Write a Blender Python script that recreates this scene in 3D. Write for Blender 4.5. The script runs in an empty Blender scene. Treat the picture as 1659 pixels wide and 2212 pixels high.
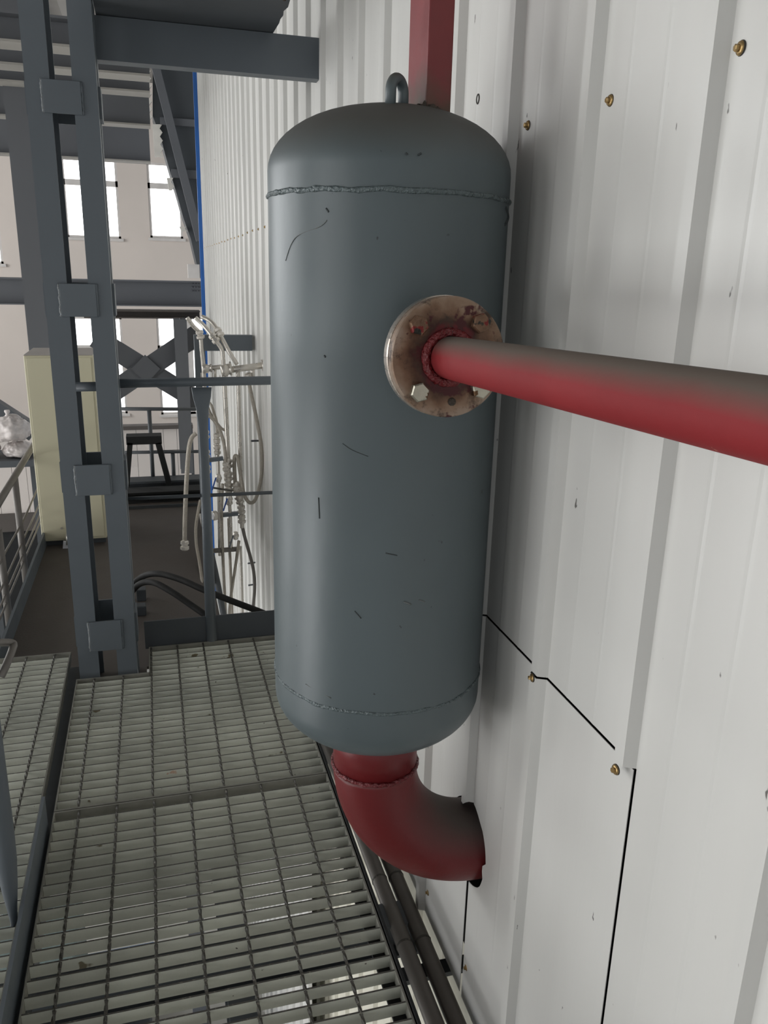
import bpy, bmesh, math, random
from mathutils import Vector, Matrix, noise
random.seed(7)
S = bpy.context.scene
C = S.collection
PI = math.pi

# ------------------------------------------------------------------ camera
FPX, CX, CY, H = 1742.6, 829.5, 1106.0, 1.45
def _ray(x, y): return Vector((x - CX, y - CY, FPX))
_fw = _ray(318, 571).normalized()
_dn = _ray(680, 6925); _dn = (_dn - _fw * _dn.dot(_fw)).normalized()
_rt = _dn.cross(_fw).normalized()
if _rt.x < 0: _rt = -_rt
RW = Matrix((_rt, _fw, -_dn))                      # camera axes -> world axes
EYE = Vector((0, 0, H))
def dirw(x, y): return RW @ _ray(x, y)
def pY(x, y, Y): v = dirw(x, y); return EYE + v * (Y / v.y)
def pX(x, y, X): v = dirw(x, y); return EYE + v * (X / v.x)
def pZ(x, y, Z): v = dirw(x, y); return EYE + v * ((Z - H) / v.z)

cam = bpy.data.cameras.new('camera'); co = bpy.data.objects.new('camera', cam); C.objects.link(co)
cam.sensor_fit = 'HORIZONTAL'; cam.sensor_width = 36; cam.lens = FPX / 1659 * 36
cam.clip_start = 0.02; cam.clip_end = 200
cr, cd, cf = RW @ Vector((1, 0, 0)), RW @ Vector((0, 1, 0)), RW @ Vector((0, 0, 1))
co.matrix_world = Matrix(((cr.x, -cd.x, -cf.x, 0), (cr.y, -cd.y, -cf.y, 0), (cr.z, -cd.z, -cf.z, H), (0, 0, 0, 1)))
S.camera = co

# ------------------------------------------------------------------ world, window daylight with added low fill, exposure
w = bpy.data.worlds.new('overcast'); S.world = w; w.use_nodes = True
w.node_tree.nodes['Background'].inputs[0].default_value = (0.93, 0.97, 1.0, 1)
w.node_tree.nodes['Background'].inputs[1].default_value = 0.78
S.view_settings.view_transform = 'Standard'; S.view_settings.look = 'None'
S.view_settings.gamma = 1; S.view_settings.use_curve_mapping = False
S.view_settings.exposure = -0.33
LEFT_X = -9.0
LEFT_WINDOWS = [(-4.6, 2.2, 0.3, 4.2, 18), (-0.9, 2.2, 0.3, 4.2, 55), (5.6, 3.0, 0.3, 4.2, 105), (10.2, 3.0, 0.3, 4.2, 215), (15, 3.0, 0.3, 4.2, 330),
                (1.6, 3.4, -3.9, -0.9, 200), (8.0, 3.4, -3.9, -0.9, 150)]  # unseen ground-level row, added to brighten the lower wall and floor
for i, (yc, wd, z0, z1, e) in enumerate(LEFT_WINDOWS):   # daylight through the left wall windows, plus the added lower row
    L = bpy.data.lights.new('window_and_fill_light', 'AREA'); L.shape = 'RECTANGLE'; L.size = z1 - z0; L.size_y = wd
    L.energy = e; L.color = (0.95, 0.98, 1.0)
    o = bpy.data.objects.new('window_and_fill_light', L); C.objects.link(o)
    o.location = (LEFT_X + 0.12, yc, (z0 + z1) / 2); o.rotation_euler = (0, -PI / 2, 0)

# ------------------------------------------------------------------ helpers
class MB:
    def __init__(s): s.v = []; s.f = []; s.sm = []
    def add(s, vs, fs, smooth=False):
        n = len(s.v); s.v += [tuple(p) for p in vs]; s.f += [tuple(i + n for i in f) for f in fs]; s.sm += [smooth] * len(fs)
        return s
    def box(s, x0, x1, y0, y1, z0, z1, M=None):
        vs = [Vector((x, y, z)) for z in (z0, z1) for y in (y0, y1) for x in (x0, x1)]
        if M: vs = [M @ p for p in vs]
        return s.add(vs, [(0, 2, 3, 1), (4, 5, 7, 6), (0, 1, 5, 4), (1, 3, 7, 5), (3, 2, 6, 7), (2, 0, 4, 6)])
    def bar(s, a, b, w, h, up=Vector((0, 0, 1))):
        a, b = Vector(a), Vector(b); d = (b - a); L = d.length; d.normalize()
        u = up - d * up.dot(d)
        if u.length < 1e-4: u = Vector((0, 1, 0)) - d * d.y
        u.normalize(); r = d.cross(u)
        M = Matrix(((r.x, d.x, u.x, a.x), (r.y, d.y, u.y, a.y), (r.z, d.z, u.z, a.z), (0, 0, 0, 1)))
        return s.box(-w / 2, w / 2, 0, L, -h / 2, h / 2, M)
    def prism(s, poly, axis, a0, a1):
        # poly: list of 2D points in the other two axes (ordered x,y,z without axis)
        n = len(poly); vs = []
        for a in (a0, a1):
            for p in poly:
                q = list(p); q.insert(axis, a); vs.append(q)
        fs = [tuple(range(n)), tuple(range(2 * n - 1, n - 1, -1))] + [(i, (i + 1) % n, n + (i + 1) % n, n + i) for i in range(n)]
        return s.add(vs, fs)
    def tube(s, pts, r, n=12, caps=True, rs=None):
        pts = [Vector(p) for p in pts]; m = len(pts)
        T = []
        for i in range(m):
            a = pts[max(i - 1, 0)]; b = pts[min(i + 1, m - 1)]; T.append((b - a).normalized())
        ref = Vector((0, 0, 1)) if abs(T[0].z) < 0.9 else Vector((1, 0, 0))
        u = (ref - T[0] * ref.dot(T[0])).normalized(); vs = []
        for i in range(m):
            u = (u - T[i] * u.dot(T[i])).normalized(); v = T[i].cross(u)
            R = rs[i] if rs else r
            for k in range(n):
                t = 2 * PI * k / n; vs.append(pts[i] + (u * math.cos(t) + v * math.sin(t)) * R)
        fs = [(i * n + k, i * n + (k + 1) % n, (i + 1) * n + (k + 1) % n, (i + 1) * n + k) for i in range(m - 1) for k in range(n)]
        s.add(vs, fs, True)
        if caps:
            b0 = len(s.v) - m * n
            s.f += [tuple(b0 + k for k in range(n - 1, -1, -1)), tuple(b0 + (m - 1) * n + k for k in range(n))]; s.sm += [False, False]
        return s
    def lathe(s, prof, n=32, M=None, smooth=True, caps=True):
        # prof: (r, z) along local z
        vs = []; m = len(prof)
        for r, z in prof:
            for k in range(n):
                t = 2 * PI * k / n; vs.append(Vector((r * math.cos(t), r * math.sin(t), z)))
        if M: vs = [M @ p for p in vs]
        fs = [(i * n + k, i * n + (k + 1) % n, (i + 1) * n + (k + 1) % n, (i + 1) * n + k) for i in range(m - 1) for k in range(n)]
        b0 = len(s.v); s.add(vs, fs, smooth)
        if not caps: return s
        s.f += [tuple(b0 + k for k in range(n - 1, -1, -1)), tuple(b0 + (m - 1) * n + k for k in range(n))]; s.sm += [False, False]
        return s
    def mesh(s, name, mat, bevel=0):
        me = bpy.data.meshes.new(name); me.from_pydata(s.v, [], s.f)
        me.polygons.foreach_set('use_smooth', s.sm)
        bm = bmesh.new(); bm.from_mesh(me); bmesh.ops.recalc_face_normals(bm, faces=bm.faces)
        bm.to_mesh(me); bm.free(); me.materials.append(mat); me.update()
        return me
    def build(s, name, mat, parent=None, bevel=0):
        return link(name, s.mesh(name, mat), parent, bevel)
def link(name, me, parent=None, bevel=0):
    o = bpy.data.objects.new(name, me); C.objects.link(o)
    if parent:
        o.parent = parent; o.matrix_parent_inverse = parent.matrix_world.inverted() if False else Matrix.Identity(4)
    if bevel:
        b = o.modifiers.new('bevel', 'BEVEL'); b.width = bevel; b.segments = 2; b.limit_method = 'ANGLE'; b.angle_limit = math.radians(50)
    return o
def tag(o, label, cat, group=None):
    o['label'] = label; o['category'] = cat
    if group: o['group'] = group
    return o
def thing(name, label, cat, group=None):
    o = bpy.data.objects.new(name, None); C.objects.link(o); o.empty_display_size = 0.05
    return tag(o, label, cat, group)
def struct(o, label=None, cat=None):
    o['kind'] = 'structure'
    if label: o['label'] = label
    if cat: o['category'] = cat
    return o
def sempty(name, label, cat):
    o = bpy.data.objects.new(name, None); C.objects.link(o); return struct(o, label, cat)
def rebase(root):
    """move an Empty thing to the base of its parts without moving the parts"""
    pts = []
    def walk(o, M):
        for c in o.children:
            if c.type == 'MESH':
                pts.extend([c.matrix_basis @ Vector(b) for b in c.bound_box])
    walk(root, None)
    if not pts: return
    mn = [min(p[i] for p in pts) for i in range(3)]; mx = [max(p[i] for p in pts) for i in range(3)]
    base = Vector(((mn[0] + mx[0]) / 2, (mn[1] + mx[1]) / 2, mn[2]))
    root.location = base
    for c in root.children: c.location = c.location - base
def spline(pts, k=6):
    P = [Vector(p) for p in pts]; out = []
    for i in range(len(P) - 1):
        p0 = P[max(i - 1, 0)]; p1 = P[i]; p2 = P[i + 1]; p3 = P[min(i + 2, len(P) - 1)]
        for j in range(k):
            t = j / k
            out.append(0.5 * ((2 * p1) + (p2 - p0) * t + (2 * p0 - 5 * p1 + 4 * p2 - p3) * t * t + (3 * p1 - p0 - 3 * p2 + p3) * t ** 3))
    return out + [P[-1]]
def axisM(p, d):
    d = Vector(d).normalized(); q = d.to_track_quat('Z', 'Y'); return Matrix.Translation(Vector(p)) @ q.to_matrix().to_4x4()

# ------------------------------------------------------------------ materials
def sr(r, g, b):
    f = lambda c: c / 12.92 if c <= 0.04045 else ((c + 0.055) / 1.055) ** 2.4
    return (f(r / 255), f(g / 255), f(b / 255), 1)
def mat(name, col, rough=0.5, metal=0.0, var=0.10, vscale=6, stretch=(1, 1, 1), bump=0.0, bscale=40,
        dust=None, dust_amt=0.0, spots=None, spot_scale=30, spot_thr=0.72, rvar=0.08, spec=0.5, streak=None):
    m = bpy.data.materials.new(name); m.use_nodes = True; nt = m.node_tree; N = nt.nodes; Lk = nt.links
    b = N['Principled BSDF']; b.inputs['Metallic'].default_value = metal; b.inputs['Roughness'].default_value = rough
    b.inputs['Specular IOR Level'].default_value = spec
    tc = N.new('ShaderNodeTexCoord'); mp = N.new('ShaderNodeMapping'); mp.inputs['Scale'].default_value = stretch
    geo = N.new('ShaderNodeNewGeometry')
    Lk.new(geo.outputs['Position'], mp.inputs[0])
    nz = N.new('ShaderNodeTexNoise'); nz.inputs['Scale'].default_value = vscale; nz.inputs['Detail'].default_value = 6
    Lk.new(mp.outputs[0], nz.inputs['Vector'])
    mr = N.new('ShaderNodeMapRange'); mr.inputs[1].default_value = 0.25; mr.inputs[2].default_value = 0.75
    mr.inputs[3].default_value = 1 - var; mr.inputs[4].default_value = 1 + var; Lk.new(nz.outputs[0], mr.inputs[0])
    mx = N.new('ShaderNodeMix'); mx.data_type = 'RGBA'; mx.blend_type = 'MULTIPLY'; mx.inputs[0].default_value = 1
    mx.inputs[6].default_value = col; Lk.new(mr.outputs[0], mx.inputs[7]); out = mx.outputs[2]
    if dust:
        sx = N.new('ShaderNodeSeparateXYZ'); Lk.new(geo.outputs['Normal'], sx.inputs[0])
        n2 = N.new('ShaderNodeTexNoise'); n2.inputs['Scale'].default_value = 5; n2.inputs['Detail'].default_value = 5
        Lk.new(geo.outputs['Position'], n2.inputs['Vector'])
        ad = N.new('ShaderNodeMath'); ad.operation = 'MULTIPLY_ADD'; Lk.new(n2.outputs[0], ad.inputs[0]); ad.inputs[1].default_value = 0.5; Lk.new(sx.outputs[2], ad.inputs[2])
        dr = N.new('ShaderNodeMapRange'); dr.inputs[1].default_value = 0.35; dr.inputs[2].default_value = 1.05; dr.inputs[3].default_value = 0; dr.inputs[4].default_value = dust_amt
        Lk.new(ad.outputs[0], dr.inputs[0])
        m2 = N.new('ShaderNodeMix'); m2.data_type = 'RGBA'; Lk.new(dr.outputs[0], m2.inputs[0]); Lk.new(out, m2.inputs[6]); m2.inputs[7].default_value = dust; out = m2.outputs[2]
        rr = N.new('ShaderNodeMath'); rr.operation = 'MULTIPLY_ADD'; Lk.new(dr.outputs[0], rr.inputs[0]); rr.inputs[1].default_value = max(0.85 - rough, 0); rr.inputs[2].default_value = rough
        Lk.new(rr.outputs[0], b.inputs['Roughness'])
    elif rvar:
        rr = N.new('ShaderNodeMapRange'); rr.inputs[1].default_value = 0.3; rr.inputs[2].default_value = 0.7; rr.inputs[3].default_value = max(rough - rvar, 0.03); rr.inputs[4].default_value = rough + rvar
        Lk.new(nz.outputs[0], rr.inputs[0]); Lk.new(rr.outputs[0], b.inputs['Roughness'])
    if spots:
        for (sc, thr, colr, st) in spots:
            mp2 = N.new('ShaderNodeMapping'); mp2.inputs['Scale'].default_value = st; mp2.inputs['Location'].default_value = (sc * .37, sc * .11, sc * .71); Lk.new(geo.outputs['Position'], mp2.inputs[0])
            n3 = N.new('ShaderNodeTexNoise'); n3.inputs['Scale'].default_value = sc; n3.inputs['Detail'].default_value = 3; Lk.new(mp2.outputs[0], n3.inputs['Vector'])
            r3 = N.new('ShaderNodeMapRange'); r3.inputs[1].default_value = thr; r3.inputs[2].default_value = thr + 0.03; Lk.new(n3.outputs[0], r3.inputs[0])
            m3 = N.new('ShaderNodeMix'); m3.data_type = 'RGBA'; Lk.new(r3.outputs[0], m3.inputs[0]); Lk.new(out, m3.inputs[6]); m3.inputs[7].default_value = colr; out = m3.outputs[2]
    Lk.new(out, b.inputs['Base Color'])
    if bump:
        n4 = N.new('ShaderNodeTexNoise'); n4.inputs['Scale'].default_value = bscale; n4.inputs['Detail'].default_value = 4
        Lk.new(mp.outputs[0], n4.inputs['Vector'])
        bp = N.new('ShaderNodeBump'); bp.inputs['Strength'].default_value = bump; bp.inputs['Distance'].default_value = 0.01
        Lk.new(n4.outputs[0], bp.inputs['Height']); Lk.new(bp.outputs[0], b.inputs['Normal'])
    return m
def emis(name, col, strength):
    m = bpy.data.materials.new(name); m.use_nodes = True; nt = m.node_tree; nt.nodes.clear()
    e = nt.nodes.new('ShaderNodeEmission'); e.inputs[0].default_value = col; e.inputs[1].default_value = strength
    o = nt.nodes.new('ShaderNodeOutputMaterial'); nt.links.new(e.outputs[0], o.inputs[0]); return m

DUST = sr(112, 106, 98)
M_wall = mat('white_sheet_steel', sr(203, 202, 198), 0.36, 0, 0.035, 2.2, (1, 3, 0.35), 0.10, 5,
             spots=[(55, 0.745, sr(95, 92, 88), (1, 1, 0.45)), (9, 0.76, sr(190, 180, 165), (1, 2.5, 0.5))])
M_wall_low = mat('cream_sheet_steel', sr(205, 202, 188), 0.45, 0, 0.06, 3, (1, 2, 0.4))
M_colweld = mat('bright_weld_line', sr(132, 136, 138), 0.35, 0.2, 0.2, 80, bump=0.4, bscale=150)
M_dark = mat('black_void_lining', sr(28, 29, 30), 0.9, 0, 0.1)
M_tank = mat('tank_grey_paint', sr(85, 95, 98), 0.40, 0, 0.10, 4, (1, 1, 0.6), 0.06, 30, dust=sr(80, 77, 71), dust_amt=0.75,
             spots=[(60, 0.74, sr(56, 60, 61), (1, 1, 0.8)), (14, 0.75, sr(125, 122, 112), (1, 1, 0.35))])
M_weld = mat('painted_weld_bead', sr(94, 105, 107), 0.26, 0.1, 0.12, 60, bump=0.7, bscale=160)
M_red = mat('red_oxide_paint', sr(128, 33, 37), 0.66, 0, 0.10, 8, bump=0.05, bscale=90, dust=sr(104, 96, 88), dust_amt=0.96, spec=0.25,
            spots=[(70, 0.76, sr(170, 110, 90), (1, 1, 1))])
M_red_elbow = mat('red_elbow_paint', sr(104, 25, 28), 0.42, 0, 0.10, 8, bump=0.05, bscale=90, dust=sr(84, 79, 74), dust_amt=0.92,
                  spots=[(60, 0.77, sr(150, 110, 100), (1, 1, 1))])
M_red_weld = mat('red_weld_bead', sr(112, 34, 38), 0.3, 0, 0.3, 70, bump=0.9, bscale=150)
M_redpost = None
M_burn = mat('burnt_weld_scale', sr(62, 54, 46), 0.7, 0, 0.5, 60, bump=1.0, bscale=120, spots=[(40, 0.62, sr(130, 92, 66), (1, 1, 1))])
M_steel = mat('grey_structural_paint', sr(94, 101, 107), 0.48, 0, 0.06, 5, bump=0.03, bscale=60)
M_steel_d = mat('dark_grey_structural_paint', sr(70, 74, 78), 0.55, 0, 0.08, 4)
M_steel_far = mat('far_grey_paint', sr(92, 94, 98), 0.6, 0, 0.06, 2)
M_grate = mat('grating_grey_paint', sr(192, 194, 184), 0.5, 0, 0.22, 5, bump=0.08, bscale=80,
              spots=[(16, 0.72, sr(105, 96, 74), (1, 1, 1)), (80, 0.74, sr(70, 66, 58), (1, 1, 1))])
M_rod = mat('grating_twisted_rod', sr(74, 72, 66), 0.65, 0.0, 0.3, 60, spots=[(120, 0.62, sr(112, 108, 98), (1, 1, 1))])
M_flange = None
def paint_mark(m, p, rad, colr):           # an orange paint mark somebody left on the bars
    nt = m.node_tree; N = nt.nodes; Lk = nt.links; b = N['Principled BSDF']; src = b.inputs['Base Color'].links[0].from_socket
    g = N.new('ShaderNodeNewGeometry'); d_ = N.new('ShaderNodeVectorMath'); d_.operation = 'DISTANCE'; Lk.new(g.outputs['Position'], d_.inputs[0]); d_.inputs[1].default_value = p
    nz = N.new('ShaderNodeTexNoise'); nz.inputs['Scale'].default_value = 45; nz.inputs['Detail'].default_value = 4; Lk.new(g.outputs['Position'], nz.inputs['Vector'])
    a = N.new('ShaderNodeMath'); a.operation = 'MULTIPLY_ADD'; Lk.new(nz.outputs[0], a.inputs[0]); a.inputs[1].default_value = rad * 3; Lk.new(d_.outputs['Value'], a.inputs[2])
    r = N.new('ShaderNodeMapRange'); r.inputs[1].default_value = rad * 2.1; r.inputs[2].default_value = rad * 1.9; r.inputs[4].default_value = .7; Lk.new(a.outputs[0], r.inputs[0])
    x = N.new('ShaderNodeMix'); x.data_type = 'RGBA'; Lk.new(r.outputs[0], x.inputs[0]); Lk.new(src, x.inputs[6]); x.inputs[7].default_value = colr; Lk.new(x.outputs[2], b.inputs['Base Color'])
paint_mark(M_grate, pZ(372, 1662, -.01), .028, sr(176, 128, 100))
M_band = mat('grating_band_paint', sr(122, 121, 113), 0.6, 0, 0.2, 20)
M_bolt = mat('zinc_bolt', sr(176, 172, 158), 0.3, 0.85, 0.2, 50, bump=0.1, spots=[(70, 0.6, sr(96, 72, 52), (1, 1, 1))])
M_bolt_r = mat('rusty_bolt', sr(120, 92, 72), 0.5, 0.4, 0.4, 60, bump=0.4, bscale=120, spots=[(60, 0.56, sr(120, 40, 38), (1, 1, 1)), (50, .6, sr(45, 45, 40), (1, 1, 1))])
M_brass = mat('brass_screw', sr(168, 142, 98), 0.35, 0.9, 0.25, 200)
M_rubber = mat('screw_washer_rubber', sr(52, 48, 42), 0.7)
M_pipe = mat('bare_grey_pipe', sr(112, 108, 104), 0.42, 0.3, 0.15, 14, dust=sr(116, 110, 102), dust_amt=0.4)
M_ss = mat('stainless_pipe', sr(205, 200, 192), 0.3, 0.6, 0.08, 20)
M_hose = mat('braided_steel_hose', sr(172, 165, 154), 0.4, 0.5, 0.12, 90, bump=0.6, bscale=260)
M_black = mat('black_rubber_hose', sr(24, 24, 23), 0.75, 0, 0.15, 20)
M_cream = mat('cream_cabinet_paint', sr(206, 200, 172), 0.45, 0, 0.05, 2, (1, 1, 0.5))
M_plate = mat('brown_grey_floor_plate', sr(76, 70, 66), 0.6, 0, 0.12, 5, bump=0.1, bscale=90)
M_blue = mat('blue_trim_paint', sr(38, 100, 178), 0.4)
M_beige = mat('beige_plaster', sr(208, 198, 190), 0.8, 0, 0.04, 1)
M_tile = mat('pale_wall_panel', sr(204, 196, 190), 0.25, 0, 0.03, 1)
M_conc = mat('ground_concrete', sr(168, 166, 160), 0.7, 0, 0.12, 2)
M_deck = mat('corrugated_roof_deck', sr(120, 118, 114), 0.6, 0, 0.08, 3)
M_rag = mat('pale_decking', sr(214, 210, 202), 0.5)
M_flange_lit = mat('lit_flange_tone', sr(150, 147, 141), 0.6)  # light on the joists' lower flanges, put into their colour
M_bag = mat('white_plastic_sack', sr(200, 192, 188), 0.4, 0, 0.25, 8, bump=1.0, bscale=9)
M_pane = emis('bright_daylight_pane', (1.0, 1.0, 1.0, 1), 5.0)
M_frame = mat('white_window_frame', sr(205, 200, 196), 0.5)
M_white = mat('white_plastic', sr(225, 226, 230), 0.4)
M_bluedrum = mat('blue_drum_plastic', sr(52, 100, 150), 0.35)
M_green = mat('green_machine_paint', sr(96, 110, 108), 0.5)
M_valve = mat('valve_lever_blue', sr(48, 82, 150), 0.4)

# ------------------------------------------------------------------ the ribbed sheet wall on the right
W, RIBD = 0.603, 0.016
RIB0, RIBS = 0.8196, 0.2625
Y_END = RIB0 + RIBS * 33 - 0.02          # corner with the blue trim
def profile(y0, y1, off=0.0):
    pts = [(y0, W - off)]
    k = math.ceil((y0 - RIB0 - 1e-4) / RIBS)
    while RIB0 + k * RIBS < y1 - 1e-4:
        r = RIB0 + k * RIBS
        for dy, dx in ((0, 0), (0.008, RIBD), (0.030, RIBD), (0.042, 0)):
            if y0 < r + dy < y1: pts.append((r + dy, W - off - dx))
        # two faint stiffening creases in the pan
        for c, wd in ((0.11, 0.012), (0.19, 0.012)):
            for dy, dx in ((0, 0), (wd * .5, 0.0004), (wd, 0)):
                if y0 < r + c + dy < y1: pts.append((r + c + dy, W - off - dx))
        k += 1
    pts.append((y1, W - off)); return pts
def sheet(y0, y1, z0, z1, off=0.0, th=0.0012, m=None):
    p = profile(y0, y1, off); poly = [(x, y) for y, x in p] + [(x + th, y) for y, x in reversed(p)]
    return MB().prism(poly, 2, z0, z1)
wall = sempty('wall_right', 'white ribbed sheet steel wall beside the grey tank', 'wall')
SEAM_Z, BOT_Z = 0.805, -0.14
TOP_Z = 5.2
P_A, P_B = RIB0, RIB0 + 2 * RIBS          # patch sheets under the seam start at rib feet
P_C = RIB0 + 5 * RIBS
ys = [-3.4, -2.33, -1.28, -0.23]
yy = RIB0
for i in range(3): sheet(ys[i], ys[i + 1], BOT_Z, TOP_Z).build('sheet_panel', M_wall, wall)
sheet(ys[3], RIB0 - 0.0015, BOT_Z, TOP_Z).build('sheet_panel', M_wall, wall)
sheet(RIB0 - 0.0015, P_C, SEAM_Z + 0.0035, TOP_Z).build('sheet_panel', M_wall, wall)
patchA = sheet(P_A + 0.0025, P_B - 0.003, BOT_Z, SEAM_Z, 0.002).build('sheet_panel', M_wall, wall)
patchB = sheet(P_B + 0.011, P_C, BOT_Z, 0.272, 0.001).build('sheet_panel', M_wall, wall)
patchC = sheet(P_B - 0.0028, P_C, 0.272, SEAM_Z, 0.001).build('sheet_panel', M_wall, wall)
y = P_C
while y < Y_END - 0.1:
    y1 = min(y + 4 * RIBS, Y_END); sheet(y, y1, BOT_Z if y < 3.1 else -4.5, TOP_Z, 0.0006 * (round(y) % 2)).build('sheet_panel', M_wall, wall); y = y1
MB().box(W + 0.06, W + 0.08, -3.4, Y_END, BOT_Z, TOP_Z).build('backing_board', M_dark, wall)
# hole for the elbow, cut through the two patch sheets
TX, TY = 0.3885, 1.366
EL_Z = 0.272; EL_R = 0.229; PR = 0.0842
cut = MB(); poly = []
for k in range(40):
    t = 2 * PI * k / 40
    r = PR + 0.006 + 0.006 * noise.noise(Vector((math.cos(t) * 2.2, math.sin(t) * 2.2, 3.1)))
    if math.sin(t) < -0.3 and math.cos(t) < 0.4: r += 0.008
    if math.sin(t) > 0.1 and math.cos(t) < -0.1: r += 0.017
    poly.append((TY + r * math.cos(t), EL_Z - 0.0 + r * math.sin(t)))
cut.prism(poly, 0, W - 0.06, W + 0.05)
cutter = cut.build('cutter', M_dark)
for pnl in (patchA, patchB, patchC):
    md = pnl.modifiers.new('hole', 'BOOLEAN'); md.object = cutter; md.operation = 'DIFFERENCE'; md.solver = 'EXACT'
    dg = bpy.context.evaluated_depsgraph_get(); me2 = bpy.data.meshes.new_from_object(pnl.evaluated_get(dg))
    pnl.modifiers.clear(); pnl.data = me2
bpy.data.objects.remove(cutter)
# screws with washers
def screw_mesh():
    b = MB(); b.lathe([(0.0072, 0), (0.0072, 0.0012), (0.0066, 0.0026), (0.0042, 0.003)], 16)
    return b.mesh('screw', M_brass), MB().lathe([(0.0038, 0.003), (0.0038, 0.0068), (0.003, 0.0074)], 6, smooth=False).mesh('screw_head', M_brass), MB().lathe([(0.0078, -0.001), (0.0078, 0.0006)], 16).mesh('washer', M_rubber)
SC, SH, SWs = screw_mesh()
def screw(y, z, off=0.0, tilt=0.0, sc=1.0):
    o = link('screw', SC, wall); o.location = (W - off, y, z); o.rotation_euler = (0, -PI / 2 + tilt, random.uniform(-.2, .2)); o.scale = (sc,) * 3
    h = link('screw_head', SH, o); wv = link('washer', SWs, o)
for px, py in ((1074, 1374), (1188, 1504), (1360, 1694)):
    q = pX(px, py, W - RIBD - 0.002); k = round((q.y - RIB0 - .019) / RIBS); screw(RIB0 + k * RIBS + 0.019, q.z, RIBD + 0.002)
for px, py in ((1601, 104), (1319, 217), (1141, 271)):
    q = pX(px, py, W); screw(q.y, q.z, 0.0)
for k in range(9, 33):
    screw(RIB0 + k * RIBS - 0.03, 1.665 - 0.001 * k + random.uniform(-.004, .004), 0.0)
q = pX(925, 1928, W); screw(q.y, q.z); q = pX(1012, 2098, W); screw(q.y + .01, q.z)
q = pX(1033, 214, W); o = MB().tube([(W - .0008, q.y + .006 * math.cos(t), q.z + .008 * math.sin(t)) for t in [k * PI / 8 for k in range(17)]], .0012, 6).build('screw_hole_ring', M_rubber, wall)
for px in (470, 497, 520, 545):
    pass
# lower cream wall set back behind the sheets
lw = sempty('wall_lower', 'cream ribbed wall set back below the white sheets', 'wall')
for i in range(12):
    y0 = -3 + i * 0.9; poly = []
    for k in range(4):
        r = y0 + k * 0.225
        poly += [(0.70, r), (0.70, r + .16), (0.684, r + .17), (0.684, r + .205), (0.70, r + .215)]
    poly.append((0.70, y0 + 0.9)); poly += [(0.72, y0 + 0.9), (0.72, y0)]
    MB().prism(poly, 2, -4.5, BOT_Z + 0.3).build('sheet_panel', M_wall_low, lw)
# blue corner trim
t = MB(); t.box(W - 0.042, W + 0.06, Y_END, Y_END + 0.05, -4.5, TOP_Z).build('trim_1', M_blue)
struct(bpy.data.objects['trim_1'], 'blue corner trim closing the far edge of the white wall', 'trim')

# ------------------------------------------------------------------ tank
tank = thing('pressure_tank', 'grey painted steel tank with domed ends hanging against the white wall', 'tank')
TR = 0.197; TZ0, TZ1 = 0.575, 1.700; SB, ST = 0.722, 1.560; HH = 0.103
def head(sign, zs, ztip):
    z1 = ztip - sign * HH; prof = [(TR, zs), (TR, z1)]
    for k in range(1, 15):
        a = k / 14 * PI / 2; prof.append((max(TR * math.cos(a) ** 0.92, 0.0006), z1 + sign * HH * math.sin(a)))
    return prof
MB().lathe([(TR, SB + (ST - SB) * k / 12) for k in range(13)], 96, Matrix.Translation((TX, TY, 0)), caps=False).build('shell', M_tank, tank)
MB().lathe(head(1, ST, TZ1), 96, Matrix.Translation((TX, TY, 0)), caps=False).build('top_head', M_tank, tank)
MB().lathe(head(-1, SB, TZ0), 96, Matrix.Translation((TX, TY, 0)), caps=False).build('bottom_head', M_tank, tank)
def bead(z, R, r, amp, seed, m, name, par, cx=TX, cy=TY, n=140, drop=0.0):
    pts, rs = [], []
    for k in range(n + 1):
        t = 2 * PI * k / n
        pts.append((cx + R * math.cos(t), cy + R * math.sin(t), z + drop * math.cos(t) + amp * noise.noise(Vector((math.cos(t) * 5, math.sin(t) * 5, seed)))))
        rs.append(r * (1 + 0.35 * noise.noise(Vector((math.cos(t) * 14, math.sin(t) * 14, seed + 4)))))
    return MB().tube(pts, r, 8, True, rs).build(name, m, par)
bead(ST, TR - 0.0005, 0.0042, 0.0025, 1.0, M_weld, 'weld_seam', tank)
bead(SB, TR - 0.0018, 0.0040, 0.003, 5.0, M_weld, 'weld_seam', tank)
# lifting lug
lp = pY(857, 238, TY - 0.075); lt = pY(854, 160, TY - 0.075)
ld = Vector((math.cos(0.75), math.sin(0.75), 0)); lw2 = 0.0185; lz = lp.z - 0.008; lh = lt.z - lz - 0.006
lpts = []
for k in range(21):
    a = PI * k / 20; lpts.append(Vector((lp.x, lp.y, lz + lh - lw2)) + ld * lw2 * math.cos(a) + Vector((0, 0, lw2 * math.sin(a))))
lpts = [Vector((lp.x, lp.y, lz - .004)) + ld * (lw2 + .001)] + lpts + [Vector((lp.x, lp.y, lz - .004)) - ld * (lw2 + .001)]
lug = MB().tube(lpts, 0.0082, 14).build('lifting_lug', M_tank, tank)
wb = MB()
for sgn in (-1, 1):
    c = Vector((lp.x, lp.y, lz)) + ld * lw2 * sgn
    wb.lathe([(0.012, -.004), (0.011, 0.003), (0.008, 0.009), (0.006, 0.011)], 14, Matrix.Translation(c))
wb.build('lug_weld', M_weld, lug)
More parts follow.
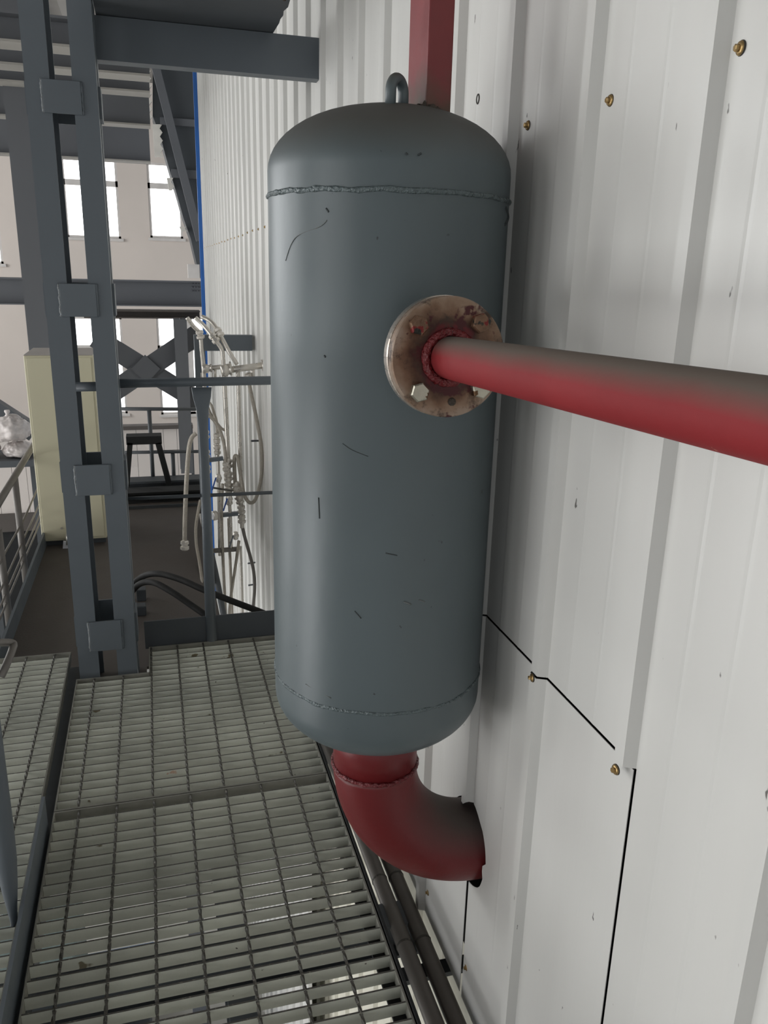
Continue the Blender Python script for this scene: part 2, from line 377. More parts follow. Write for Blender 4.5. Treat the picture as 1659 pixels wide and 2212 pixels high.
# scratches and chipped paint on the shell
def on_tank(px_, py_, R_=TR + .0002):
    v = dirw(px_, py_); a = v.x ** 2 + v.y ** 2; bq = -2 * (v.x * TX + v.y * TY); cq = TX ** 2 + TY ** 2 - R_ ** 2
    t_ = (-bq - math.sqrt(bq * bq - 4 * a * cq)) / (2 * a); return EYE + v * t_
M_scr = mat('scratched_paint', sr(100, 104, 104), 0.6); M_chip = mat('chipped_dark_paint', sr(60, 65, 66), 0.7)
for pl, r_, m_ in (([(617, 563), (628, 530), (645, 508), (690, 490), (706, 476)], .0007, M_scr), ([(740, 958), (760, 972), (795, 986)], .0006, M_chip), ([(688, 1075), (690, 1120)], .0011, M_chip),
                   ([(766, 1320), (780, 1336)], .0010, M_chip), ([(872, 1300), (888, 1306)], .0016, M_scr), ([(905, 1296), (918, 1300)], .0010, M_scr), ([(660, 1478), (715, 1508)], .0012, M_scr), ([(833, 1195), (858, 1200)], .0010, M_chip),
                   ([(876, 330), (880, 334)], .0014, M_chip), ([(903, 335), (910, 331)], .0014, M_chip), ([(700, 768), (703, 772)], .0014, M_chip), ([(1092, 448), (1097, 470), (1090, 486)], .0025, M_chip), ([(704, 450), (710, 458)], .0014, M_chip)):
    MB().tube(spline([on_tank(a_, b_) for a_, b_ in pl], 5), r_, 6).build('scratch' if m_ is M_scr else 'paint_chip', m_, tank)
# nozzle neck and its flange
FZ = pY(962, 770, 1.06).z; FX = pY(962, 770, 1.06).x
sl = 0.038                                  # the pipe rises slightly towards the viewer
pd = Vector((0.0, -1, sl)).normalized()
FC = Vector((FX, 1.045, FZ))                # centre of the outer flange face
MB().tube([FC - pd * 0.19, FC - pd * 0.03], 0.030, 24).build('nozzle_neck', M_tank, tank)

def flange_mat():
    m = bpy.data.materials.new('rusted_flange_steel'); m.use_nodes = True; nt = m.node_tree; N = nt.nodes; Lk = nt.links
    b = N['Principled BSDF']; geo = N.new('ShaderNodeNewGeometry')
    sub = N.new('ShaderNodeVectorMath'); sub.operation = 'SUBTRACT'; Lk.new(geo.outputs['Position'], sub.inputs[0]); sub.inputs[1].default_value = FC
    ln = N.new('ShaderNodeVectorMath'); ln.operation = 'LENGTH'; Lk.new(sub.outputs[0], ln.inputs[0])
    nz = N.new('ShaderNodeTexNoise'); nz.inputs['Scale'].default_value = 38; nz.inputs['Detail'].default_value = 7; Lk.new(geo.outputs['Position'], nz.inputs['Vector'])
    ad = N.new('ShaderNodeMath'); ad.operation = 'MULTIPLY_ADD'; Lk.new(nz.outputs[0], ad.inputs[0]); ad.inputs[1].default_value = 0.05; Lk.new(ln.outputs['Value'], ad.inputs[2])
    rp = N.new('ShaderNodeValToRGB'); mr = N.new('ShaderNodeMapRange'); mr.inputs[1].default_value = 0.04; mr.inputs[2].default_value = 0.115; Lk.new(ad.outputs[0], mr.inputs[0]); Lk.new(mr.outputs[0], rp.inputs[0])
    e = rp.color_ramp.elements; e[0].position = 0.30; e[0].color = sr(98, 26, 32); e[1].position = 1.0; e[1].color = sr(160, 144, 130)
    for p, c in ((0.40, sr(64, 34, 28)), (0.48, sr(84, 58, 42)), (0.64, sr(118, 90, 70)), (0.80, sr(140, 116, 97))):
        x = e.new(p); x.color = c
    n2 = N.new('ShaderNodeTexNoise'); n2.inputs['Scale'].default_value = 26; n2.inputs['Detail'].default_value = 8; n2.inputs['Roughness'].default_value = .7; Lk.new(geo.outputs['Position'], n2.inputs['Vector'])
    r2 = N.new('ShaderNodeMapRange'); r2.inputs[1].default_value = 0.50; r2.inputs[2].default_value = 0.62; Lk.new(n2.outputs[0], r2.inputs[0])
    mx = N.new('ShaderNodeMix'); mx.data_type = 'RGBA'; Lk.new(r2.outputs[0], mx.inputs[0]); Lk.new(rp.outputs[0], mx.inputs[6]); mx.inputs[7].default_value = sr(64, 48, 38)
    n5 = N.new('ShaderNodeTexNoise'); n5.inputs['Scale'].default_value = 55; n5.inputs['Detail'].default_value = 6; Lk.new(geo.outputs['Position'], n5.inputs['Vector'])
    a5 = N.new('ShaderNodeMath'); a5.operation = 'MULTIPLY_ADD'; Lk.new(ln.outputs['Value'], a5.inputs[0]); a5.inputs[1].default_value = -4.0; Lk.new(n5.outputs[0], a5.inputs[2])
    r5 = N.new('ShaderNodeMapRange'); r5.inputs[1].default_value = 0.31; r5.inputs[2].default_value = 0.37; Lk.new(a5.outputs[0], r5.inputs[0])
    m5 = N.new('ShaderNodeMix'); m5.data_type = 'RGBA'; Lk.new(r5.outputs[0], m5.inputs[0]); Lk.new(mx.outputs[2], m5.inputs[6]); m5.inputs[7].default_value = sr(70, 26, 28)
    Lk.new(m5.outputs[2], b.inputs['Base Color']); b.inputs['Metallic'].default_value = 0.35; b.inputs['Roughness'].default_value = 0.42
    bp = N.new('ShaderNodeBump'); bp.inputs['Strength'].default_value = 0.25; bp.inputs['Distance'].default_value = .004; Lk.new(nz.outputs[0], bp.inputs['Height']); Lk.new(bp.outputs[0], b.inputs['Normal'])
    return m
M_flange = flange_mat()
M_flange_rim = mat('bright_flange_edge', sr(196, 186, 176), 0.25, 0.85, 0.15, 30)
FR = 0.0815
def disc(c, th, R, ch=0.0015):
    return MB().lathe([(R - ch, 0), (R, ch), (R, th - ch), (R - ch, th)], 64, axisM(c, pd), smooth=False)
disc(FC - pd * 0.0365, 0.016, FR + .001).build('nozzle_flange', M_flange_rim, tank)
MB().lathe([(FR - .006, 0), (FR - .006, .003)], 48, axisM(FC - pd * 0.0205, pd)).build('gasket', M_rubber, tank)

pipe = thing('horizontal_pipe', 'red painted pipe bolted to the rusty flange on the grey tank', 'pipe')
ob = disc(FC - pd * 0.0175, 0.0175, FR).build('flange', M_flange, pipe)
ob['label'] = 'rust-brown round flange with red paint smears'
# pipe
pa = FC - pd * 0.01; pb = FC + pd * 1.35
MB().tube([pa + (pb - pa) * (k / 20) for k in range(21)], 0.0287, 40).build('pipe_run', M_red, pipe)
# weld collar
cpts, crs = [], []
Mx = axisM(FC, pd)
for k in range(61):
    t = 2 * PI * k / 60; n_ = noise.noise(Vector((math.cos(t) * 3, math.sin(t) * 3, 2.2)))
    cpts.append(Mx @ Vector(((0.0335 + .002 * n_) * math.cos(t), (0.0335 + .002 * n_) * math.sin(t), 0.002))); crs.append(0.0065 * (1 + .3 * noise.noise(Vector((math.cos(t) * 9, math.sin(t) * 9, 7)))))
MB().tube(cpts, 0.006, 8, True, crs).build('weld_collar', M_red_weld, pipe)
for i, a in enumerate((45, 135, 225, 315)):
    a = math.radians(a + 2); R = 0.0625
    c = Mx @ Vector((R * math.cos(a), R * math.sin(a), 0))
    m_ = M_bolt if c.z < FZ else M_bolt_r
    bo = MB(); Mb = axisM(c, pd) @ Matrix.Rotation(0.3 + i * 0.5, 4, 'Z')
    bo.lathe([(0.0136, 0.0), (0.0136, 0.0085), (0.0118, 0.0102)], 6, Mb, smooth=False)
    bo.build('bolt', m_, ob)
    nb = MB(); nb.lathe([(0.0132, 0.0), (0.0132, 0.012), (0.0118, 0.0135)], 6, axisM(c - pd * 0.0365, -pd) , smooth=False); nb.lathe([(.008, 0), (.008, .02)], 12, axisM(c - pd * 0.0365, -pd)); nb.build('nut', M_bolt_r, ob)
MB().lathe([(0.006, 0), (0.0055, 0.005), (.003, .0065)], 10, axisM(Mx @ Vector((0, 0, 0)) + Vector((0.006, 0, -0.060)), pd)).build('weld_blob', M_burn, pipe)

# outlet elbow below the tank
elb = thing('outlet_elbow', 'red painted pipe elbow curving from the tank bottom into the white wall', 'pipe')
WZ = EL_Z + EL_R
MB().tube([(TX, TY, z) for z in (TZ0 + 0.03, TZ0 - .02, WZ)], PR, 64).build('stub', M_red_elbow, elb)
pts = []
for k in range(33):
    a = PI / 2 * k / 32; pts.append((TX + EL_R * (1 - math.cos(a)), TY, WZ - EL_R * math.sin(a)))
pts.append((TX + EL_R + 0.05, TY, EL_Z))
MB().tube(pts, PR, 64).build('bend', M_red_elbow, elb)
bead(WZ, PR + 0.0004, 0.0046, 0.003, 9.0, M_red_weld, 'weld_bead', elb)

def post_mat():
    m = mat('red_post_paint', sr(118, 44, 46), 0.5, 0, 0.15, 14, bump=0.05); nt = m.node_tree; N = nt.nodes; Lk = nt.links; b = N['Principled BSDF']
    src = b.inputs['Base Color'].links[0].from_socket; g = N.new('ShaderNodeNewGeometry'); sx = N.new('ShaderNodeSeparateXYZ'); Lk.new(g.outputs['Position'], sx.inputs[0])
    nz = N.new('ShaderNodeTexNoise'); nz.inputs['Scale'].default_value = 30; nz.inputs['Detail'].default_value = 6; Lk.new(g.outputs['Position'], nz.inputs['Vector'])
    ma = N.new('ShaderNodeMath'); ma.operation = 'MULTIPLY_ADD'; Lk.new(nz.outputs[0], ma.inputs[0]); ma.inputs[1].default_value = .10; Lk.new(sx.outputs[2], ma.inputs[2])
    mr = N.new('ShaderNodeMapRange'); mr.inputs[1].default_value = 1.800; mr.inputs[2].default_value = 1.735; Lk.new(ma.outputs[0], mr.inputs[0])
    mx = N.new('ShaderNodeMix'); mx.data_type = 'RGBA'; Lk.new(mr.outputs[0], mx.inputs[0]); Lk.new(src, mx.inputs[6]); mx.inputs[7].default_value = sr(86, 64, 50); Lk.new(mx.outputs[2], b.inputs['Base Color'])
    return m
M_redpost = post_mat()                     # scorched by welding at its foot
# red square post welded on top of the tank
post = thing('square_post', 'red painted square tube post rising from the top of the tank', 'post')
PFY = 1.290
b0 = pY(919, 243, PFY)
pw, pdp = 0.037, 0.098
def ring(x0, x1, y0, y1): return [(x0, y0), (x1, y0), (x1, y1), (x0, y1)]
MB().prism(ring(b0.x, b0.x + pw + .004, PFY, PFY + pdp), 2, b0.z - 0.012, 3.4).build('tube', M_redpost, post, 0.003)
blob = MB()
for k in range(26):
    t = k / 25; x = b0.x - .005 + t * (pw + .014); r = 0.005 + 0.0045 * random.random()
    blob.lathe([(r * .4, -.007), (r, 0), (r * .8, .006), (r * .25, .010)], 8, Matrix.Translation((x, PFY - .003 + random.uniform(-.005, .003), b0.z + .001 - .04 * abs(t - .3) + random.uniform(-.002, .004))))
for k in range(14):
    t = k / 13; r = 0.004 + 0.004 * random.random()
    blob.lathe([(r * .4, -.006), (r, 0), (r * .8, .006), (r * .25, .010)], 8, Matrix.Translation((b0.x - .002, PFY + t * pdp, b0.z + .004 + random.uniform(-.002, .003))))
blob.build('weld_crust', M_burn, post)

# ------------------------------------------------------------------ gratings
BAR_S, BAR_D, BAR_T = 0.0405, 0.030, 0.0042
GX0, GX1 = -0.330, 0.436
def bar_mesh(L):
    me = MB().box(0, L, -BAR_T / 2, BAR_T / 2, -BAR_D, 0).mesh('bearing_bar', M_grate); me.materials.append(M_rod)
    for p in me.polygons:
        if p.normal.z > .5: p.material_index = 1        # darker top edge: shade put into the colour, sides stay light
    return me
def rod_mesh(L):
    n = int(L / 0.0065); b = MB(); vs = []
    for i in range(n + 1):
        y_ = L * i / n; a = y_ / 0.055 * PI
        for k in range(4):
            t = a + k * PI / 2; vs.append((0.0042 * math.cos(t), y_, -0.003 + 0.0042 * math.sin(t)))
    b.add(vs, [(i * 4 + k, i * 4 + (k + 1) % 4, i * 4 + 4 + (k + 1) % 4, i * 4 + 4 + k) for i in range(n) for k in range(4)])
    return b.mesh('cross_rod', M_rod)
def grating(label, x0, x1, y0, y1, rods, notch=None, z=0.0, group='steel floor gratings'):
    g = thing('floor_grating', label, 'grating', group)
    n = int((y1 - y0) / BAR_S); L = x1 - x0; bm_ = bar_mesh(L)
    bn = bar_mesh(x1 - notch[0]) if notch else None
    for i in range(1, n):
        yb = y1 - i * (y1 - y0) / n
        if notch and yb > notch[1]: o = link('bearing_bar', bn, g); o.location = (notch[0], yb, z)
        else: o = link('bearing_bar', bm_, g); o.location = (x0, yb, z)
        o.rotation_euler.x = random.gauss(0, 0.012)
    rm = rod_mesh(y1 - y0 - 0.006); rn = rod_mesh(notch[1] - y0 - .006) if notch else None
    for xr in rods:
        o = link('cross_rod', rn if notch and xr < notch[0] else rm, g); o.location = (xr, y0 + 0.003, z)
    def e(a, b, c, d): MB().box(a, b, c, d, z - BAR_D - .002, z + .001).build('end_band', M_band, g)
    e(x0, x1, y0 - .002, y0 + .003); e(x1 - .004, x1, y0 + .003, y1 - .003)
    if notch:
        e(notch[0], x1, y1 - .003, y1 + .002); e(x0, notch[0], notch[1] - .003, notch[1] + .002); e(x0, x0 + .004, y0 + .003, notch[1] - .003); e(notch[0], notch[0] + .004, notch[1] + .002, y1 - .003)
    else:
        e(x0, x1, y1 - .003, y1 + .002); e(x0, x0 + .004, y0 + .003, y1 - .003)
    return g
rods = [-0.265 + 0.1 * k for k in range(8)]
SPLIT = 2.055
rods = [x - .003 for x in rods if x < GX1 - .01]
NX = pZ(322, 1455, 0).x
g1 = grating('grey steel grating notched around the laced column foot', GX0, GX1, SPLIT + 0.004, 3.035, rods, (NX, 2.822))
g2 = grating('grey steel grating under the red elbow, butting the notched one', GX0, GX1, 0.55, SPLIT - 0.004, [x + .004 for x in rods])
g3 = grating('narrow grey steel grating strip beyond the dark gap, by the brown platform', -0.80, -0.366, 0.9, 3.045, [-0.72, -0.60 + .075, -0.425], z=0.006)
# steel carrying the gratings
def beam_thing(name, label, cat, mb, m, group=None, bevel=0):
    o = mb.build(name, m, None, bevel); return tag(o, label, cat, group)
b = MB(); b.box(-0.362, -0.334, 0.3, 3.0, -0.13, -0.046); b.box(-0.37, -0.325, .3, 3.0, -.046, -.036)
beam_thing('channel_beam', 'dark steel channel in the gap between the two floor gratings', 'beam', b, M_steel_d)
b = MB(); b.box(0.4395, 0.4455, 0.2, 3.03, -0.09, 0.006); b.box(0.405, 0.4395, 0.2, 3.03, -0.042, -0.0335)
beam_thing('edge_angle', 'black angle iron along the grating edge by the white wall', 'beam', b, M_dark)
for yb, zb in ((1.62, 'first cross beam under the grating beneath the red elbow'), (0.85, 'cross beam under the grating close to the rail post'), (2.5, 'cross beam under the notched grating')):
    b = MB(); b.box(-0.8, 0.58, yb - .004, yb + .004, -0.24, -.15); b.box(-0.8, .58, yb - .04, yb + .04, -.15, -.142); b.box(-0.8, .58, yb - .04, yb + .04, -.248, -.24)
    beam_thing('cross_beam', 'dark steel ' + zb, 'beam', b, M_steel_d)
b = MB(); b.box(0.10, 0.18, 0.2, 3.4, -0.60, -0.592); b.box(0.10, 0.18, 0.2, 3.4, -0.45, -0.442); b.box(.136, .144, .2, 3.4, -.592, -.45)
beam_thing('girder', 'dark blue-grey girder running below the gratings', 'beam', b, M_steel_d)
# two bare pipes along the wall foot
for dx, lab in ((0.0, 'bare grey pipe running beside the grating edge angle'), (0.047, 'bare grey pipe running against the cream wall foot')):
    a = Vector((0.520 + dx - .010, 3.6, -0.15)); c = Vector((0.528 + dx, 0.3, -0.15))
    pp = thing('service_pipe', lab, 'pipe', 'pipes at the wall foot')
    MB().tube([a + (c - a) * (k / 30) for k in range(31)], 0.0205, 20).build('pipe_run', M_pipe, pp)
    for yb in (1.25, 1.52, 1.75):
        t = (3.6 - yb) / 3.3; q = a + (c - a) * t
        MB().lathe([(.019, -.005), (.0216, -.002), (.0222, .002), (.019, .006)], 16, axisM(q, (0, 1, 0))).build('weld_joint', M_rod, pp)
for i, yb in enumerate((1.46, 2.75)):
    b = MB(); b.box(.45, .70, yb - .02, yb + .02, -.185, -.172); beam_thing('pipe_bracket', 'small steel bracket under the two bare pipes, ' + ('near the elbow' if i == 0 else 'near the railing'), 'bracket', b, M_steel_d)

# ------------------------------------------------------------------ laced column
col = thing('laced_column', 'grey battened steel column of four angles at the grating notch', 'column')
cx0, cx1, cy0, cy1, LG, TH = -0.322, -0.118, 2.868, 3.066, 0.070, 0.008
ZB, ZT = -0.55, 4.2
for sx in (0, 1):
    for sy in (0, 1):
        x0 = cx0 if sx == 0 else cx1; y0 = cy0 if sy == 0 else cy1
        dx = 1 if sx == 0 else -1; dy = 1 if sy == 0 else -1
        X = lambda a, b_: (min(x0 + dx * a, x0 + dx * b_), max(x0 + dx * a, x0 + dx * b_))
        Yr = lambda a, b_: (min(y0 + dy * a, y0 + dy * b_), max(y0 + dy * a, y0 + dy * b_))
        poly = [(x0, y0), (x0 + dx * LG, y0), (x0 + dx * LG, y0 + dy * TH), (x0 + dx * TH, y0 + dy * TH), (x0 + dx * TH, y0 + dy * LG), (x0, y0 + dy * LG)]
        MB().prism(poly, 2, ZB, ZT).build('corner_angle', M_steel, col)
for px0, py0, px1, py1 in ((90, 170, 170, 247), (127, 612, 208, 683), (163, 1005, 242, 1066), (197, 1343, 265, 1399)):
    a = pY(px0, py0, cy0); c = pY(px1, py1, cy0); xm = (cx0 + cx1) / 2; hw = 0.055; z1, z0 = a.z, c.z - .002
    MB().box(xm - hw, xm + hw, cy0 - 0.008, cy0, z0, z1).build('batten_plate', M_steel, col, 0.0015)
    MB().box(xm - hw, xm + hw, cy1, cy1 + 0.008, z0, z1).build('batten_plate', M_steel, col)
    for xs in (cx0 - .008, cx1):
        MB().box(xs, xs + .008, cy0 + .05, cy1 - .05, z0, z1).build('batten_plate', M_steel, col)
    for xs, m_ in ((xm - hw - .002, M_colweld), (xm + hw + .002, M_steel)):
        MB().tube([(xs + random.uniform(-.0012, .0012), cy0 - .002, z0 + (z1 - z0) * k / 14) for k in range(15)], .0045, 8, True, [.0045 * random.uniform(.7, 1.2) for k in range(15)]).build('weld_line', m_, col)

# top beam into the wall + deck above it
b = MB(); bz0, bz1 = pY(205, 128, 3.02).z, pY(205, 32, 3.02).z
b.box(cx1, W + 0.05, 3.02, 3.027, bz0, bz1); b.box(cx1, W + .05, 3.027, 3.08, bz0, bz0 + .008); b.box(cx1, W + .05, 3.027, 3.08, bz1 - .008, bz1)
beam_thing('channel_beam', 'grey channel beam from the laced column into the white wall overhead', 'beam', b, M_steel)
dk = thing('overhead_deck', 'dark deck plate overhead above the channel beam, with a ragged end', 'deck')
x1 = pY(590, 75, 3.02).x
poly = [(cx1 + .005, 1.9), (x1, 1.9)] + [(x1 + random.uniform(-.004, .004), 1.9 + 1.05 * k / 24) for k in range(1, 24)] + [(x1, 3.08), (cx1 + .005, 3.08)]
MB().prism(poly, 2, bz1 + .002, bz1 + .03).build('plate', M_steel_d, dk)
rg = MB()
for k in range(30):
    c = Vector((x1 + random.uniform(-.03, .006), random.uniform(2.36, 2.62), bz1 + random.uniform(-.012, .004))); r = random.uniform(.006, .014)
    rg.lathe([(r * .3, -r), (r, -r * .2), (r * .8, r * .5), (r * .2, r)], 7, Matrix.Translation(c))
rg.build('clinging_debris', M_burn, dk)

# ------------------------------------------------------------------ railing at the end of the grating
RY = 3.052
rail = thing('end_railing', 'grey pipe railing closing the far end of the grating', 'railing')
zr = 1.042
MB().tube([(cx1 + .0, RY, zr - .004), (W - .02, RY, zr + .002)], 0.0165, 16).build('top_rail', M_steel, rail)
MB().tube([(-.262, RY - .06, zr - .006), (cx1 - .004, RY - .06, zr - .005)], 0.0165, 16).build('top_rail', M_steel, rail)
MB().tube([(cx1, RY, 0.608), (W - .02, RY, 0.604)], 0.0072, 10).build('mid_rail', M_steel_d, rail)
px = 0.168
n = 18; vs = []; fs = []
prof = [(0.0, .0225, .0225), (0.55, .019, .0185), (0.75, .0175, .017), (0.86, .0185, .015), (0.94, .023, .010), (0.985, .033, .006), (1.02, .037, .006)]
for zz, rx, ry in prof:
    for k in range(n): t = 2 * PI * k / n; vs.append((px + rx * math.cos(t), RY + ry * math.sin(t), zz))
fs = [(i * n + k, i * n + (k + 1) % n, (i + 1) * n + (k + 1) % n, (i + 1) * n + k) for i in range(len(prof) - 1) for k in range(n)] + [tuple(range(n)), tuple(range((len(prof) - 1) * n, len(prof) * n))]
MB().add(vs, fs, True).build('post', M_steel, rail)
tp = MB(); tp.box(cx1 + .028, W - .03, RY - .004, RY + .002, -0.012, 0.105)
tp.build('toe_plate', M_steel_d, rail)
MB().tube([(px + .03, RY, .635), (px + .10, RY, .62)], .004, 6).build('clip', M_rod, rail)

# ------------------------------------------------------------------ brown platform beyond the railing
FZ0 = -0.10
pf = sempty('floor_platform', 'brown-grey steel plate platform beyond the grating', 'floor')
MB().prism([(-.64, 3.07), (-.36, 3.07), (-.36, 2.82), (-.09, 2.82), (-.09, 3.07), (.235, 3.07), (.235, 5.35), (-.64, 5.35)], 2, FZ0 - .012, FZ0).build('floor_plate', M_plate, pf)
MB().box(-0.652, -0.640, 3.10, 5.35, FZ0 - .05, FZ0 + .085).build('kick_plate', M_steel, pf)
MB().box(-0.64, 0.235, 5.35, 5.36, FZ0 - .1, FZ0 + .02).build('edge_plate', M_steel_d, pf)
for xx in (-.6, .15): MB().box(xx, xx + .08, 3.1, 5.35, FZ0 - .16, FZ0 - .012).build('bearer', M_steel_d, pf)
# black hoses on the platform
def hose(label, pts, r, m, name='hose', cat='hose', n=12, group=None):
    o = MB().tube(spline(pts), r, n).build(name, m); return tag(o, label, cat, group)
hose('black rubber hose arching higher behind the railing post', [pY(270, 1290, 3.75), pY(298, 1252, 3.7), pY(335, 1239, 3.6), pY(385, 1250, 3.5), pY(440, 1274, 3.4), pY(500, 1298, 3.34), pY(570, 1325, 3.3), pY(620, 1350, 3.28)], .0145, M_black)
hose('black rubber hose arching lower behind the railing post', [pY(270, 1300, 3.62), pY(298, 1264, 3.58), pY(330, 1258, 3.50), pY(370, 1278, 3.42), pY(410, 1305, 3.36), pY(445, 1330, 3.3), pY(480, 1360, 3.27)], .014, M_black)
for (x0, y0, x1_, y1_), l in (((296, 1308, 316, 1331), 'dark grey socket box on the platform, next to the toe plate'), ((296, 1272, 316, 1299), 'dark grey socket box on the platform, farther from the toe plate')):
    q = pZ(306, y1_, FZ0); hgt = pY(306, y0, q.y).z - FZ0
    o = MB().box(q.x - .022, q.x + .022, q.y, q.y + .05, FZ0, FZ0 + hgt * .9).build('socket_box', M_steel_d, None, .004); tag(o, l, 'box')

# cream cabinet
cab = thing('control_cabinet', 'tall cream metal cabinet behind the laced column', 'cabinet')
q = pZ(150, 1178, FZ0); CY0 = q.y
xa = pY(92, 1180, CY0).x; xb = pY(233, 1180, CY0).x; zt = pY(60, 768, CY0).z
MB().box(xa, xb, CY0, CY0 + .40, FZ0 + .03, zt).build('body', M_cream, cab, .006)
MB().box(xa + .01, xb - .01, CY0 + .02, CY0 + .38, FZ0, FZ0 + .03).build('plinth', M_steel_d, cab)
MB().box(xa + .002, xb - .002, CY0 + .002, CY0 + .398, zt, zt + .003).build('top_plate', mat('dusty_cabinet_top', sr(170, 164, 160), .7), cab)
MB().box(xa + .012, xb - .012, CY0 - .004, CY0, FZ0 + .045, zt - .012).build('door', M_cream, cab, .002)
q = pY(133, 1141, CY0 - .006); MB().lathe([(.006, 0), (.006, .004)], 10, axisM(q, (0, -1, 0))).build('knob', M_ss, cab)
q = pY(148, 1165, CY0 - .01)
MB().tube([q + Vector((0, -.005, .03)), q + Vector((.004, -.03, .02)), q + Vector((.002, -.04, -.02))], .014, 12).build('pipe_fitting', M_ss, cab)
tg = pY(143, 1185, CY0 - .05); MB().box(-.018, .018, -.003, .003, -.055, .045, Matrix.Translation(tg) @ Matrix.Rotation(.15, 4, 'Y')).build('hanging_tag', M_white, cab)

# ------------------------------------------------------------------ side railing of the platform (left)
sr_ = thing('side_railing', 'grey pipe railing along the outer edge of the brown platform', 'railing')
SX = -0.70
def sp(px_, py_): return pX(px_, py_, SX)
ra, rb = sp(72, 962), sp(2, 1078); dirr = (rb - ra)
MB().tube([ra - dirr * .3, rb + dirr * .6], .017, 14).build('top_rail', M_pipe, sr_)
for (tx, ty, bx, by) in ((43, 1010, 66, 1345), (3, 1130, 20, 1345)):
    bq = sp(bx, by); tq = Vector((bq.x, bq.y, sp(tx, ty).z)); MB().tube([(bq.x, bq.y, FZ0 - .1), (bq.x, bq.y, tq.z)], .0165, 14).build('post', M_pipe, sr_)
a, c = sp(80, 1058), sp(10, 1196)
MB().tube(spline([a + (a - c) * .25, a, a + (c - a) * .5 + Vector((0, 0, -.015)), c, c + (c - a) * .5]), .0055, 8).build('wire_rail', M_pipe, sr_)
for dz in (0.10, 0.16, .06):
    MB().tube([(SX + .0, 3.0, FZ0 + dz), (SX, 5.2, FZ0 + dz)], .005, 8).build('thin_rod', M_pipe, sr_)
# near handrail post with flattened foot and its kick plate
kp = thing('kick_board', 'flat grey kick board on edge beside the grating strip', 'board')
MB().box(-0.350, -0.342, 0.3, 2.02, -0.036, 0.078).build('board', M_steel, kp)
rp = thing('rail_post', 'grey pipe post with a flattened foot welded to the kick board', 'post')
fp = pZ(35, 2010, 0.0); PXn, PYn = -0.375, 1.66
prof = [(-0.005, .006, .018), (0.04, .010, .020), (0.10, .017, .0225), (0.17, .0225, .0230), (0.24, .024, .024), (1.25, .024, .024)]
vs = []
for zz, rx, ry in prof:
    for k in range(n): t = 2 * PI * k / n; vs.append((PXn + rx * math.cos(t), PYn + ry * math.sin(t), zz))
fs = [(i * n + k, i * n + (k + 1) % n, (i + 1) * n + (k + 1) % n, (i + 1) * n + k) for i in range(len(prof) - 1) for k in range(n)] + [tuple(range(n)), tuple(range((len(prof) - 1) * n, len(prof) * n))]
MB().add(vs, fs, True).build('pipe', M_steel, rp)
MB().tube([(PXn, -1.2, 1.27), (PXn, 1.68, 1.27)], .024, 18).build('top_rail', M_steel, rp)
MB().tube(spline([pY(-20, 1392, 1.66), pY(5, 1388, 1.70), pY(28, 1390, 1.72), pY(26, 1405, 1.70), pY(12, 1440, 1.67), pY(2, 1462, 1.66)]), .008, 10).build('hook_handle', M_pipe, rp)

# ------------------------------------------------------------------ hall shell
GZ = -4.5; FARY = 20.0
fl = MB().box(-12, 3, -8, FARY + .5, GZ - .1, GZ).build('floor', M_conc); struct(fl, 'pale concrete ground floor far below the gratings', 'floor')
cl = sempty('ceiling', 'dark corrugated roof deck over the hall', 'ceiling')
poly = []
nn = 0
x = -12.0
while x < 3.0:
    poly += [(x, 5.2), (x + .18, 5.2), (x + .21, 5.28), (x + .39, 5.28)]; x += .42
poly += [(3.0, 5.2), (3.0, 5.4), (-12, 5.4)]
MB().prism([(p[0], p[1]) for p in poly], 1, -8, FARY + .5).build('roof_deck', M_deck, cl)
lwall = sempty('wall_left', 'beige hall wall with tall windows on the far side', 'wall')
added_lows = []
segs = []
for (yc, wd, z0, z1, e) in LEFT_WINDOWS: (segs if z0 > 0 else added_lows).append((yc - wd / 2, yc + wd / 2, z0, z1))
prev = -8.0
for (a, c, z0, z1) in segs:
    MB().box(LEFT_X - .2, LEFT_X, prev, a, 0.0, 5.3).build('pier', M_beige, lwall)
    MB().box(LEFT_X - .2, LEFT_X, a, c, 0.0, z0).build('sill_wall', M_beige, lwall)
    MB().box(LEFT_X - .2, LEFT_X, a, c, z1, 5.3).build('lintel', M_beige, lwall); prev = c
MB().box(LEFT_X - .2, LEFT_X, prev, FARY + .5, 0.0, 5.3).build('pier', M_beige, lwall)
prev = -8.0
for (a, c, z0, z1) in added_lows:
    MB().box(LEFT_X - .2, LEFT_X, prev, a, GZ, 0.0).build('pier', M_beige, lwall)
    MB().box(LEFT_X - .2, LEFT_X, a, c, GZ, z0).build('sill_wall', M_beige, lwall)
    MB().box(LEFT_X - .2, LEFT_X, a, c, z1, 0.0).build('lintel', M_beige, lwall); prev = c
MB().box(LEFT_X - .2, LEFT_X, prev, FARY + .5, GZ, 0.0).build('pier', M_beige, lwall)
wn = 1
for (a, c, z0, z1) in segs + added_lows:
    wo = sempty('window_%d' % wn, 'daylit window in the unseen side hall wall, lower row added for brightness', 'window'); wn += 1
    fr = MB()
    for yy in (a, (a + c) / 2 - .03, c - .06): fr.box(LEFT_X - .06, LEFT_X + .02, yy, yy + .06, z0, z1)
    for zz in (z0, (z0 + z1) / 2, z1 - .06): fr.box(LEFT_X - .05, LEFT_X + .015, a, c, zz, zz + .06)
    fr.build('window_frame', M_frame, wo)
    MB().box(LEFT_X - .12, LEFT_X - .1, a, c, z0, z1).build('pane', M_pane, wo)
